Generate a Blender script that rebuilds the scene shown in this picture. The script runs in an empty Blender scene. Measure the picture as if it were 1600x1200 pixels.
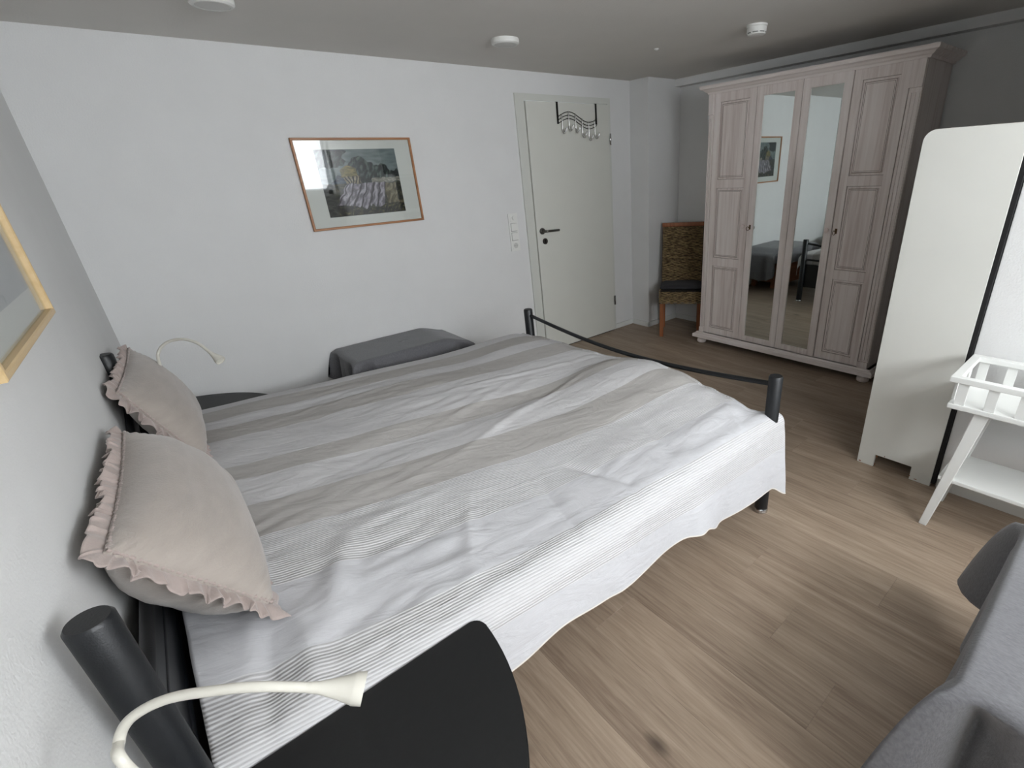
import bpy, bmesh, math, random
from mathutils import Vector, Matrix, noise
random.seed(7)
PI = math.pi
SC = bpy.context.scene
COL = SC.collection

# ---------------------------------------------------------------- camera
CX, CY, CZ = 0.21106, -3.50380, 1.50956
YAW, PIT, ROL, FPX, SX, SY = 0.711282, -0.427801, -0.056657, 766.0687, 118.8986, 15.4055
fw = Vector((math.sin(YAW)*math.cos(PIT), math.cos(YAW)*math.cos(PIT), math.sin(PIT)))
rt = Vector((math.cos(YAW), -math.sin(YAW), 0)); up = rt.cross(fw)
rt2 = rt*math.cos(ROL)+up*math.sin(ROL); up2 = -rt*math.sin(ROL)+up*math.cos(ROL)
cd = bpy.data.cameras.new('camera'); cam = bpy.data.objects.new('camera', cd); COL.objects.link(cam)
M = Matrix((rt2, up2, -fw)).transposed().to_4x4(); M.translation = Vector((CX, CY, CZ)); cam.matrix_world = M
cd.sensor_width = 36; cd.sensor_fit = 'HORIZONTAL'; cd.lens = 36*FPX/1600
cd.shift_x = -SX/1600; cd.shift_y = SY/1600; cd.clip_start = 0.02
SC.camera = cam

# ---------------------------------------------------------------- light and exposure
SC.view_settings.view_transform = 'Standard'; SC.view_settings.look = 'None'
SC.view_settings.gamma = 1.0; SC.view_settings.use_curve_mapping = False
SC.view_settings.exposure = 0.11
W = bpy.data.worlds.new('sky'); SC.world = W; W.use_nodes = True
bg = W.node_tree.nodes['Background']; bg.inputs[0].default_value = (0.80, 0.90, 1.0, 1); bg.inputs[1].default_value = 3.0
H = 2.205            # ceiling height
YF = -5.00           # wall behind the camera, with the window
WX0, WX1, WZ0, WZ1 = 0.35, 2.74, 1.38, 2.13
def area(name, loc, rot, sx, sy, power, col):
    l = bpy.data.lights.new(name, 'AREA'); l.shape = 'RECTANGLE'; l.size = sx; l.size_y = sy
    l.energy = power; l.color = col
    o = bpy.data.objects.new(name, l); COL.objects.link(o); o.location = loc; o.rotation_euler = rot
    return o
area('window_daylight', ((WX0+WX1)/2, YF-0.11, (WZ0+WZ1)/2+.03), (math.radians(90-8), 0, 0), WX1-WX0-.08, WZ1-WZ0-.1, 84, (0.95, 0.98, 1.0))

# ---------------------------------------------------------------- materials
def nt(name):
    m = bpy.data.materials.new(name); m.use_nodes = True
    n = m.node_tree.nodes; b = n['Principled BSDF']
    return m, n, m.node_tree.links, b
def lin(c):
    return tuple(((x/255)/12.92 if x/255 <= .04045 else ((x/255+.055)/1.055)**2.4) for x in c)+(1,)
def mat(name, col, rough=.5, metal=0, noise_amt=0, nscale=20, bump=0, bscale=60, stretch=(1, 1, 1), spec=.5, sheen=0):
    m, n, l, b = nt(name); c = lin(col)
    b.inputs['Base Color'].default_value = c; b.inputs['Roughness'].default_value = rough
    b.inputs['Metallic'].default_value = metal; b.inputs['Specular IOR Level'].default_value = spec
    if sheen: b.inputs['Sheen Weight'].default_value = sheen
    tc = n.new('ShaderNodeTexCoord'); mp = n.new('ShaderNodeMapping'); mp.inputs['Scale'].default_value = stretch
    l.new(tc.outputs['Object'], mp.inputs[0])
    if noise_amt:
        t = n.new('ShaderNodeTexNoise'); t.inputs['Scale'].default_value = nscale; t.inputs['Detail'].default_value = 5
        l.new(mp.outputs[0], t.inputs['Vector'])
        r = n.new('ShaderNodeValToRGB'); r.color_ramp.elements[0].position = .3; r.color_ramp.elements[1].position = .7
        r.color_ramp.elements[0].color = tuple(max(0, x*(1-noise_amt)) for x in c[:3])+(1,)
        r.color_ramp.elements[1].color = tuple(min(1, x*(1+noise_amt)) for x in c[:3])+(1,)
        l.new(t.outputs[0], r.inputs[0]); l.new(r.outputs[0], b.inputs['Base Color'])
    if bump:
        t = n.new('ShaderNodeTexNoise'); t.inputs['Scale'].default_value = bscale; t.inputs['Detail'].default_value = 4
        l.new(mp.outputs[0], t.inputs['Vector'])
        k = n.new('ShaderNodeBump'); k.inputs['Strength'].default_value = bump; k.inputs['Distance'].default_value = .004
        l.new(t.outputs[0], k.inputs['Height']); l.new(k.outputs[0], b.inputs['Normal'])
    return m

m_wall = mat('wall_paint', (221, 221, 220), .9, noise_amt=.015, nscale=5, bump=.35, bscale=160, spec=.2)
m_ceil = mat('ceiling_paint', (222, 219, 214), .95, noise_amt=.015, nscale=4, bump=.2, bscale=120, spec=.1)
m_door = mat('door_lacquer', (212, 212, 204), .42, noise_amt=.01, nscale=6)
m_frame = mat('door_frame_lacquer', (208, 209, 202), .4)
m_white = mat('white_lacquer', (222, 223, 220), .35, noise_amt=.01, nscale=9)
m_cab = mat('cabinet_white', (213, 213, 207), .45, noise_amt=.02, nscale=4, bump=.05, bscale=20)
m_plast = mat('white_plastic', (226, 226, 222), .4)
m_black = mat('black_powder_metal', (16, 19, 23), .42, bump=.1, bscale=300)
m_blackw = mat('black_tabletop', (21, 22, 23), .5, noise_amt=.12, nscale=60, bump=.05, bscale=200)
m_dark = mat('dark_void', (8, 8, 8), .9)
m_chrome = mat('chrome', (205, 205, 205), .18, metal=1)
m_steel = mat('dark_steel', (110, 108, 104), .3, metal=1)
m_gun = mat('gunmetal_wire', (48, 48, 46), .35, metal=.8)
m_brass = mat('antique_brass', (92, 70, 48), .35, metal=.9)
m_mattress = mat('mattress_ticking', (215, 215, 212), .9, bump=.2)
m_cloth = mat('grey_cloth', (103, 103, 106), .95, noise_amt=.16, nscale=260, bump=.35, bscale=420, stretch=(1, .35, .35), sheen=.2)
m_seatcush = mat('anthracite_cloth', (52, 52, 56), .95, noise_amt=.15, nscale=120, bump=.2, bscale=200)
m_cush = mat('taupe_linen', (167, 158, 150), .95, noise_amt=.05, nscale=14, bump=.35, bscale=130, stretch=(1, 1, 3), sheen=.3)
m_cush2 = mat('taupe_linen_ruffle', (170, 156, 150), .95, noise_amt=.06, nscale=20, bump=.3, bscale=150, sheen=.3)
m_lamp = mat('lamp_offwhite', (212, 209, 199), .35)
m_diff = mat('lamp_diffuser', (205, 204, 200), .5)
m_mirror = mat('mirror_glass', (225, 232, 230), .015, metal=1)
m_pane_back = None

def wood(name, cols, grain=(1, 1, .06), scale=26, rough=.5, bump=.15, rnd=0.0, lowf=.22, mixf=.5, axis_scale=1, coord='Object', knots=False):
    m, n, l, b = nt(name)
    tc = n.new('ShaderNodeTexCoord'); oi = n.new('ShaderNodeObjectInfo')
    mp = n.new('ShaderNodeMapping'); mp.inputs['Scale'].default_value = grain
    va = n.new('ShaderNodeVectorMath'); va.operation = 'SCALE'; va.inputs['Scale'].default_value = 37.0
    cb = n.new('ShaderNodeCombineXYZ')
    for i in range(3): l.new(oi.outputs['Random'], cb.inputs[i])
    l.new(cb.outputs[0], va.inputs[0])
    ad = n.new('ShaderNodeVectorMath'); ad.operation = 'ADD'
    l.new(tc.outputs[coord], ad.inputs[0]); l.new(va.outputs[0], ad.inputs[1]); l.new(ad.outputs[0], mp.inputs[0])
    t = n.new('ShaderNodeTexNoise'); t.inputs['Scale'].default_value = scale; t.inputs['Detail'].default_value = 7
    t.inputs['Distortion'].default_value = .6; l.new(mp.outputs[0], t.inputs['Vector'])
    t2 = n.new('ShaderNodeTexNoise'); t2.inputs['Scale'].default_value = scale*lowf; t2.inputs['Detail'].default_value = 4
    t2.inputs['Distortion'].default_value = .8
    l.new(mp.outputs[0], t2.inputs['Vector'])
    mx = n.new('ShaderNodeMath'); mx.operation = 'MULTIPLY_ADD'; mx.inputs[1].default_value = mixf
    ml = n.new('ShaderNodeMath'); ml.operation = 'MULTIPLY'; ml.inputs[1].default_value = 1-mixf
    l.new(t2.outputs[0], ml.inputs[0]); l.new(t.outputs[0], mx.inputs[0]); l.new(ml.outputs[0], mx.inputs[2])
    r = n.new('ShaderNodeValToRGB'); els = r.color_ramp.elements
    ps = [.34, .5, .66]
    els[0].position = ps[0]; els[0].color = lin(cols[0]); els[1].position = ps[2]; els[1].color = lin(cols[2])
    e = els.new(ps[1]); e.color = lin(cols[1])
    l.new(mx.outputs[0], r.inputs[0])
    last = r.outputs[0]
    if rnd:
        hs = n.new('ShaderNodeHueSaturation'); mr = n.new('ShaderNodeMapRange')
        mr.inputs['To Min'].default_value = 1-rnd; mr.inputs['To Max'].default_value = 1+rnd
        l.new(oi.outputs['Random'], mr.inputs['Value']); l.new(mr.outputs[0], hs.inputs['Value'])
        l.new(last, hs.inputs['Color']); last = hs.outputs[0]
    if knots:
        kp = n.new('ShaderNodeMapping'); kp.inputs['Scale'].default_value = (3.2, 1.7, .001)
        l.new(ad.outputs[0], kp.inputs[0])
        v = n.new('ShaderNodeTexVoronoi'); v.inputs['Scale'].default_value = 1.0
        l.new(kp.outputs[0], v.inputs['Vector'])
        kr = n.new('ShaderNodeMapRange'); kr.inputs['From Min'].default_value = .015; kr.inputs['From Max'].default_value = .09
        kr.inputs['To Min'].default_value = .75; kr.inputs['To Max'].default_value = 0
        l.new(v.outputs['Distance'], kr.inputs['Value'])
        km = n.new('ShaderNodeMix'); km.data_type = 'RGBA'; km.inputs[7].default_value = lin((62, 52, 44))
        l.new(kr.outputs[0], km.inputs[0]); l.new(last, km.inputs[6]); last = km.outputs[2]
    l.new(last, b.inputs['Base Color']); b.inputs['Roughness'].default_value = rough
    k = n.new('ShaderNodeBump'); k.inputs['Strength'].default_value = bump; k.inputs['Distance'].default_value = .002
    l.new(t.outputs[0], k.inputs['Height']); l.new(k.outputs[0], b.inputs['Normal'])
    return m
m_plank = wood('laminate_plank', [(128, 110, 94), (153, 135, 117), (172, 154, 135)], grain=(1, .055, 1), scale=120, rough=.5, bump=.08, rnd=.05, knots=True, lowf=.11, mixf=.45)
m_ward = wood('whitewashed_pine', [(210, 196, 190), (230, 220, 215), (238, 230, 226)], grain=(1, 1, .05), scale=44, rough=.6, bump=.12)
m_wardh = wood('whitewashed_pine_cross', [(210, 196, 190), (230, 220, 215), (238, 230, 226)], grain=(1, .05, 1), scale=44, rough=.6, bump=.12)
m_pine = wood('pine_frame', [(196, 165, 118), (208, 180, 134), (216, 190, 146)], grain=(1, .1, 1), scale=40, rough=.45)
m_cherry = wood('cherry_frame', [(140, 92, 56), (163, 112, 72), (176, 126, 84)], grain=(.1, 1, 1), scale=50, rough=.4)
m_teak = wood('chair_wood', [(118, 66, 36), (142, 84, 48), (158, 98, 60)], grain=(1, 1, .1), scale=50, rough=.45)
m_chest = wood('chest_wood', [(112, 66, 40), (138, 84, 54), (158, 102, 68)], grain=(.1, 1, 1), scale=40, rough=.45)
m_groove = mat('groove_wash_shade', (150, 134, 128), .8)  # darker wash tone, also puts the panel groove shade into the colour

# ---------------------------------------------------------------- mesh helpers
def link(name, bm, m, parent=None, smooth=False):
    me = bpy.data.meshes.new(name); bm.normal_update(); bm.to_mesh(me); bm.free()
    if m: me.materials.append(m)
    if smooth:
        for p in me.polygons: p.use_smooth = True
    o = bpy.data.objects.new(name, me); COL.objects.link(o)
    if parent: o.parent = parent
    return o
def autosmooth(o, ang=35):
    me = o.data
    for p in me.polygons: p.use_smooth = True
    bm = bmesh.new(); bm.from_mesh(me)
    for e in bm.edges:
        if len(e.link_faces) == 2 and e.calc_face_angle(0) > math.radians(ang): e.smooth = False
    bm.to_mesh(me); bm.free(); return o
def add_box(bm, x0, x1, y0, y1, z0, z1, bev=0):
    r = bmesh.ops.create_cube(bm, size=1)
    vs = r['verts']
    bmesh.ops.scale(bm, vec=(abs(x1-x0), abs(y1-y0), abs(z1-z0)), verts=vs)
    bmesh.ops.translate(bm, vec=((x0+x1)/2, (y0+y1)/2, (z0+z1)/2), verts=vs)
    if bev:
        es = list({e for v in vs for e in v.link_edges})
        bmesh.ops.bevel(bm, geom=es, offset=bev, segments=2, affect='EDGES', profile=.7)
    return vs
def box(name, m, x0, x1, y0, y1, z0, z1, parent=None, bev=0.002):
    bm = bmesh.new(); add_box(bm, x0, x1, y0, y1, z0, z1, bev); return link(name, bm, m, parent)
def add_tube(bm, pts, rad, seg=12, caps=True):
    pts = [Vector(p) for p in pts]; n = len(pts)
    rads = rad if isinstance(rad, (list, tuple)) else [rad]*n
    t0 = (pts[1]-pts[0]).normalized()
    a = Vector((0, 0, 1)) if abs(t0.z) < .9 else Vector((1, 0, 0))
    nrm = t0.cross(a).normalized(); rings = []
    for i, p in enumerate(pts):
        if i == 0: t = t0
        elif i == n-1: t = (pts[i]-pts[i-1]).normalized()
        else: t = ((pts[i]-pts[i-1]).normalized()+(pts[i+1]-pts[i]).normalized()).normalized()
        nrm = (nrm-t*nrm.dot(t)).normalized(); bn = t.cross(nrm)
        rings.append([bm.verts.new(p+(nrm*math.cos(2*PI*k/seg)+bn*math.sin(2*PI*k/seg))*rads[i]) for k in range(seg)])
    for i in range(n-1):
        for k in range(seg):
            bm.faces.new((rings[i][k], rings[i][(k+1) % seg], rings[i+1][(k+1) % seg], rings[i+1][k]))
    if caps:
        bm.faces.new(list(reversed(rings[0]))); bm.faces.new(rings[-1])
def tube(name, m, pts, rad, parent=None, seg=12):
    bm = bmesh.new(); add_tube(bm, pts, rad, seg); bmesh.ops.recalc_face_normals(bm, faces=bm.faces)
    return autosmooth(link(name, bm, m, parent), 50)
def lathe(name, m, prof, loc, parent=None, seg=32, axis='z', ang=35):
    bm = bmesh.new(); rings = []
    for r, h in prof:
        ring = []
        for k in range(seg):
            a = 2*PI*k/seg; c, s = r*math.cos(a), r*math.sin(a)
            v = {'z': (c, s, h), 'x': (h, c, s), 'y': (c, h, s)}[axis]
            ring.append(bm.verts.new(Vector(v)+Vector(loc)))
        rings.append(ring)
    for i in range(len(rings)-1):
        for k in range(seg):
            bm.faces.new((rings[i][k], rings[i][(k+1) % seg], rings[i+1][(k+1) % seg], rings[i+1][k]))
    bm.faces.new(rings[0]); bm.faces.new(rings[-1])
    bmesh.ops.recalc_face_normals(bm, faces=bm.faces)
    return autosmooth(link(name, bm, m, parent), ang)
def smooth_path(pts, sub=8):
    P = [Vector(p) for p in pts]; out = []
    for i in range(len(P)-1):
        p0 = P[max(i-1, 0)]; p1 = P[i]; p2 = P[i+1]; p3 = P[min(i+2, len(P)-1)]
        for k in range(sub):
            t = k/sub
            out.append(.5*((2*p1)+(-p0+p2)*t+(2*p0-5*p1+4*p2-p3)*t*t+(-p0+3*p1-3*p2+p3)*t**3))
    out.append(P[-1]); return out
def prism(name, m, poly, axis, a0, a1, parent=None, bev=0):
    """extrude a 2-D outline along an axis; poly coords are the other two axes in order"""
    bm = bmesh.new()
    def mk(p, h): return {'x': (h, p[0], p[1]), 'y': (p[0], h, p[1]), 'z': (p[0], p[1], h)}[axis]
    A = [bm.verts.new(mk(p, a0)) for p in poly]; B = [bm.verts.new(mk(p, a1)) for p in poly]
    n = len(poly)
    bm.faces.new(A); bm.faces.new(B)
    for i in range(n): bm.faces.new((A[i], A[(i+1) % n], B[(i+1) % n], B[i]))
    bmesh.ops.recalc_face_normals(bm, faces=bm.faces)
    if bev: bmesh.ops.bevel(bm, geom=list(bm.edges), offset=bev, segments=1, affect='EDGES')
    return link(name, bm, m, parent)
def grid_mesh(name, m, nu, nv, f, parent=None, uvf=None, smooth=True, closed_u=False):
    vs = []; uvs = []
    for j in range(nv):
        for i in range(nu):
            vs.append(f(i, j))
            if uvf: uvs.append(uvf(i, j))
    fs = []
    for j in range(nv-1):
        for i in range(nu if closed_u else nu-1):
            a = j*nu+i; b = j*nu+(i+1) % nu; fs.append((a, b, b+nu, a+nu))
    me = bpy.data.meshes.new(name); me.from_pydata([tuple(v) for v in vs], [], fs); me.update()
    if m: me.materials.append(m)
    if uvf:
        uv = me.uv_layers.new(name='UVMap'); li = [0]*len(me.loops); me.loops.foreach_get('vertex_index', li)
        flat = []
        for q in li: flat += list(uvs[q])
        uv.data.foreach_set('uv', flat)
    if smooth: me.polygons.foreach_set('use_smooth', [True]*len(me.polygons))
    o = bpy.data.objects.new(name, me); COL.objects.link(o)
    if parent: o.parent = parent
    return o
def thing(name, label, cat, loc=(0, 0, 0), group=None, rz=0):
    o = bpy.data.objects.new(name, None); COL.objects.link(o); o.location = loc; o.rotation_euler[2] = rz
    o.empty_display_size = .05
    o['label'] = label; o['category'] = cat
    if group: o['group'] = group
    return o
def tag(o, label, cat, group=None):
    o['label'] = label; o['category'] = cat
    if group: o['group'] = group
    return o
def struct(o, label=None, cat=None):
    o['kind'] = 'structure'
    if label: o['label'] = label
    if cat: o['category'] = cat
    return o

# ================================================================ SETTING
XR = 4.36; JX, JY = 3.917, -0.223; SPX, SPY = 2.78, -3.108
def wl(y): return 0.025*y          # headboard wall runs very slightly out of square
fl = struct(box('floor', mat('floor_underlay', (70, 60, 50), .9), -0.3, 4.6, -5.9, 0.15, -0.08, -0.0095, bev=0), 'light brown oak-look plank floor', 'floor')
plank_mesh = {}
x = 1.82-0.2*10; row = 0
cuts0 = {9: -2.757, 8: -2.987, 7: -3.215, 10: -1.9}
while x < 4.5:
    off = cuts0.get(row, -3.9+random.random()*1.29)
    y = off
    while y > -5.8: y -= 1.292
    y0 = y
    while y0 < 0.1:
        y1 = y0+1.292; a0 = max(y0, -5.62); a1 = min(y1, 0.05)
        b0 = max(x, -0.2); b1 = min(x+.2, XR+.05)
        if a1-a0 > .02 and b1-b0 > .02:
            k = (round(b1-b0, 3), round(a1-a0, 3))
            if k not in plank_mesh:
                bm = bmesh.new(); add_box(bm, -k[0]/2+.00012, k[0]/2-.00012, -k[1]/2+.00012, k[1]/2-.00012, -.0095, 0, 0)
                te = [e for e in bm.edges if all(v.co.z > -.001 for v in e.verts)]
                bmesh.ops.bevel(bm, geom=te, offset=.0004, segments=1, affect='EDGES')
                me = bpy.data.meshes.new('plank'); bm.to_mesh(me); bm.free(); me.materials.append(m_plank); plank_mesh[k] = me
            o = bpy.data.objects.new('plank', plank_mesh[k]); COL.objects.link(o)
            o.location = ((b0+b1)/2, (a0+a1)/2, 0); o.parent = fl
        y0 = y1
    x += .2; row += 1
ceil = struct(box('ceiling', m_ceil, -0.3, 4.6, -5.9, 0.2, H, H+.12, bev=0), 'plain off-white ceiling', 'ceiling')
struct(prism('wall_left', m_wall, [(wl(-5.8), -5.8), (0.0, 0.0), (-.2, 0.0), (-.3, -5.8)], 'z', -0.02, H+.02), 'white wall behind the headboard', 'wall')
# back wall with the doorway left open
DA, DB, DT = 2.662, 3.655, 2.06
wb = bmesh.new()
add_box(wb, -.3, DA+.03, 0, .16, -.02, H+.02); add_box(wb, DB-.03, XR+.2, 0, .16, -.02, H+.02); add_box(wb, DA+.03, DB-.03, 0, .16, DT-.03, H+.02)
struct(link('wall_back', wb, m_wall), 'white wall with the door and the framed landscape', 'wall')
struct(box('wall_right', m_wall, XR, XR+.2, -5.8, .1, -.02, H+.02, bev=0), 'wall behind the wardrobe', 'wall')
struct(box('wall_corner', m_wall, JX, XR+.02, JY, .01, -.02, H+.02, bev=.004), 'boxed-in corner column right of the door', 'wall')
struct(box('wall_spur', m_wall, SPX, XR+.02, -5.8, SPY, -.02, H+.02, bev=.004), 'wall behind the plant stand', 'wall')
wf = bmesh.new()
add_box(wf, -.3, WX0, YF-.22, YF, -.02, H+.02); add_box(wf, WX1, XR+.2, YF-.22, YF, -.02, H+.02)
add_box(wf, WX0, WX1, YF-.22, YF, -.02, WZ0); add_box(wf, WX0, WX1, YF-.22, YF, WZ1, H+.02)
struct(link('wall_front', wf, m_wall), 'wall with the basement window', 'wall')
struct(box('trim_1', m_wall, 4.275, XR+.01, -5.7, JY+.01, 2.148, H+.01, bev=.003), 'low boxed beam along the ceiling', 'trim')
for nm, a in (('baseboard_corner', (JX-.012, JX, JY-.012, -0.0, 0, .05)), ('baseboard_column', (JX-.012, XR, JY-.012, JY, 0, .05)),
              ('baseboard_spur', (SPX-.014, SPX, YF, SPY-.02, 0, .062)), ('baseboard_back', (0.02, DA-.002, -.012, 0, 0, .05)), ('baseboard_right', (XR-.012, XR, -3.1, JY-.012, 0, .05)),
              ('baseboard_door', (DB+.002, JX-.012, -.012, 0, 0, .05))):
    struct(box(nm, m_white, *a, bev=.003), 'low white skirting board', 'baseboard')
# window behind the camera
wn = struct(thing('window_1', 'white basement window behind a sheer curtain', 'window', ((WX0+WX1)/2, YF-.1, WZ0)))
def ch(o, p):                       # parent keeping world placement
    o.parent = p; bpy.context.view_layer.update(); o.matrix_parent_inverse = p.matrix_world.inverted(); return o
bm = bmesh.new()
for a in ((WX0, WX1, WZ0, WZ0+.06), (WX0, WX1, WZ1-.06, WZ1), (WX0, WX0+.06, WZ0, WZ1), (WX1-.06, WX1, WZ0, WZ1), ((WX0+WX1)/2-.04, (WX0+WX1)/2+.04, WZ0, WZ1)):
    add_box(bm, a[0], a[1], YF-.20, YF-.15, a[2], a[3], .004)
ch(link('window_frame', bm, m_white), wn)
ch(box('window_sill', m_white, WX0-.03, WX1+.03, YF-.15, YF+.03, WZ0-.03, WZ0, bev=.004), wn)
gm, n, l, b = nt('window_glass'); n.remove(b)
tr = n.new('ShaderNodeBsdfTransparent'); gl = n.new('ShaderNodeBsdfGlossy'); gl.inputs['Roughness'].default_value = .02
mx = n.new('ShaderNodeMixShader'); mx.inputs[0].default_value = .06
l.new(tr.outputs[0], mx.inputs[1]); l.new(gl.outputs[0], mx.inputs[2]); l.new(mx.outputs[0], n['Material Output'].inputs[0])
ch(box('pane', gm, WX0+.05, WX1-.05, YF-.18, YF-.174, WZ0+.05, WZ1-.05, bev=0), wn)
sm, n, l, b = nt('sheer_voile'); n.remove(b)
tr = n.new('ShaderNodeBsdfTransparent'); tl = n.new('ShaderNodeBsdfTranslucent'); tl.inputs[0].default_value = (.92, .93, .97, 1)
mx = n.new('ShaderNodeMixShader'); mx.inputs[0].default_value = .3
l.new(tr.outputs[0], mx.inputs[1]); l.new(tl.outputs[0], mx.inputs[2]); l.new(mx.outputs[0], n['Material Output'].inputs[0])
cu = grid_mesh('sheer_curtain', sm, 160, 6, lambda i, j: Vector((WX0+.02+(WX1-WX0-.04)*i/159, YF-.022+.009*math.sin(i*.9)+.005*math.sin(i*2.3), WZ0+.06+(WZ1-WZ0-.08)*j/5)))
tag(cu, 'sheer white curtain hanging in the basement window', 'curtain')
rod = tube('curtain_rod', m_white, [(WX0, YF-.022, WZ1-.015), (WX1, YF-.022, WZ1-.015)], .006, seg=8)
tag(rod, 'thin white rod carrying the sheer curtain', 'curtain rod')

# door
dr = struct(thing('door_1', 'white flush door in a white frame with a steel lever handle', 'door', (DA, 0, 0)))
LA, LB, LT = 2.744, 3.623, 2.012
bm = bmesh.new()
add_box(bm, DA, LA+.0, -.014, .10, 0, DT, .003); add_box(bm, LB+.0, DB, -.014, .10, 0, DT, .003); add_box(bm, LA-.002, LB+.002, -.0137, .10, LT+.002, DT, .003)
ch(link('door_frame', bm, m_frame), dr)
bm = bmesh.new(); add_box(bm, LA+.004, LB-.003, -.026, .012, .007, LT-.002, .003)
ch(link('door_leaf', bm, m_door), dr)
bm = bmesh.new(); add_box(bm, LA-.003, LA+.0045, -.006, .03, 0, LT, 0); ch(link('frame_seal', bm, mat('grey_seal', (120, 120, 112), .8)), dr)
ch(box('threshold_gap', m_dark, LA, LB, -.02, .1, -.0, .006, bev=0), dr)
hd = ch(lathe('door_handle', m_steel, [(0, -.002), (.026, -.002), (.026, -.009), (.012, -.011), (.011, -.05), (0, -.05)], (2.800, -.026, 1.062), axis='y'), dr)
bm = bmesh.new(); add_tube(bm, [(2.800, -.074, 1.062), (2.83, -.078, 1.062), (2.945, -.078, 1.058)], .0095, 12)
ch(link('lever', bm, m_steel, None, True), hd)
ke = ch(lathe('keyhole_plate', m_steel, [(0, -.001), (.025, -.001), (.025, -.008), (0, -.009)], (2.822, -.026, .978), axis='y'), dr)
ch(box('keyhole', m_dark, 2.819, 2.825, -.0365, -.034, .965, .99, bev=0), ke)
for z0 in (1.70, .265):
    bm = bmesh.new(); add_tube(bm, [(LB+.006, -.034, z0), (LB+.006, -.034, z0+.09)], .008, 10)
    ch(link('hinge', bm, m_chrome if z0 > 1 else m_steel, None, True), dr)

# ================================================================ WARDROBE
XW = 3.87; YB = [-0.952, -1.3075, -1.647, -1.972, -2.2925]; ZB, ZT = .105, 1.985
wd = thing('wardrobe', 'whitewashed four-door wardrobe with two mirror doors and a moulded cornice', 'wardrobe', (4.08, -1.65, 0))
bm = bmesh.new()
add_box(bm, 3.862, 4.31, -2.365, -2.345, .09, 2.0, .002); add_box(bm, 3.862, 4.31, -.905, -.925, .09, 2.0, .002)
add_box(bm, 4.295, 4.31, -2.36, -.91, .09, 2.0); add_box(bm, 3.89, 4.30, -2.35, -.92, .09, .115); add_box(bm, 3.89, 4.30, -2.35, -.92, 1.97, 2.0)
add_box(bm, 3.89, 4.29, -1.655, -1.639, .11, 1.97)
ch(link('carcass', bm, m_ward), wd)
# cornice: profile swept on three sides
prof = [(0, 1.985), (.012, 1.985), (.018, 1.997), (.030, 2.003), (.042, 2.014), (.058, 2.020), (.062, 2.032), (.062, 2.042), (0, 2.042)]
def cornice(name, prof, x0, x1, y0, y1):
    bm = bmesh.new(); rings = []
    for o, z in prof:
        rings.append([bm.verts.new((x1, y1+o, z)), bm.verts.new((x0-o, y1+o, z)), bm.verts.new((x0-o, y0-o, z)), bm.verts.new((x1, y0-o, z))])
    for i in range(len(rings)):
        r, s = rings[i], rings[(i+1) % len(rings)]
        for k in range(3): bm.faces.new((r[k], r[k+1], s[k+1], s[k]))
    bm.faces.new([r[0] for r in rings]); bm.faces.new([r[3] for r in rings])
    t = rings[-2]; bm.faces.new(t)
    bmesh.ops.recalc_face_normals(bm, faces=bm.faces)
    return link(name, bm, m_wardh)
ch(cornice('cornice', prof, 3.862, 4.31, -2.365, -.905), wd)
ch(cornice('plinth', [(0, .055), (.050, .055), (.050, .082), (.040, .088), (.030, .092), (.022, .104), (0, .104)], 3.862, 4.31, -2.365, -.905), wd)
for fx in (3.865, 4.27):
    for fy in (-2.345, -.925):
        ch(lathe('bun_foot', m_ward, [(0, 0), (.030, 0), (.040, .008), (.043, .022), (.038, .036), (.030, .042), (.034, .047), (.040, .055), (0, .055)], (fx, fy, 0)), wd)
# pilasters with capital blocks, fluted
for (a, b_) in ((-.952, -.905), (-2.365, -2.294)):
    lo, hi = min(a, b_), max(a, b_)
    bm = bmesh.new(); wdt = hi-lo-.004; nfl = 3
    add_box(bm, 3.852, 3.866, lo+.002, hi-.002, .10, 1.99, .001)
    for q in range(nfl):
        yy = lo+.002+wdt*(q+.5)/nfl; add_box(bm, 3.846, 3.854, yy-wdt*.10, yy+wdt*.10, .16, 1.82, .002)
    p = ch(link('pilaster', bm, m_ward), wd)
    ch(box('capital_block', m_ward, 3.838, 3.86, lo+.001, hi-.001, 1.845, 1.985, bev=.004), p)
    ch(box('base_block', m_ward, 3.84, 3.86, lo+.001, hi-.001, .105, .15, bev=.003), p)
m_knob = mat('knob_wood', (226, 212, 206), .45)
def hinge_tilt(objs, y, ang):
    for o in objs:
        Mx = Matrix.Translation((XW, y, 0)) @ Matrix.Rotation(ang, 4, 'Z') @ Matrix.Translation((-XW, -y, 0))
        o.data.transform(Mx)
panels = [(1.385, 1.925), (.775, 1.322), (.160, .708)]
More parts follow.
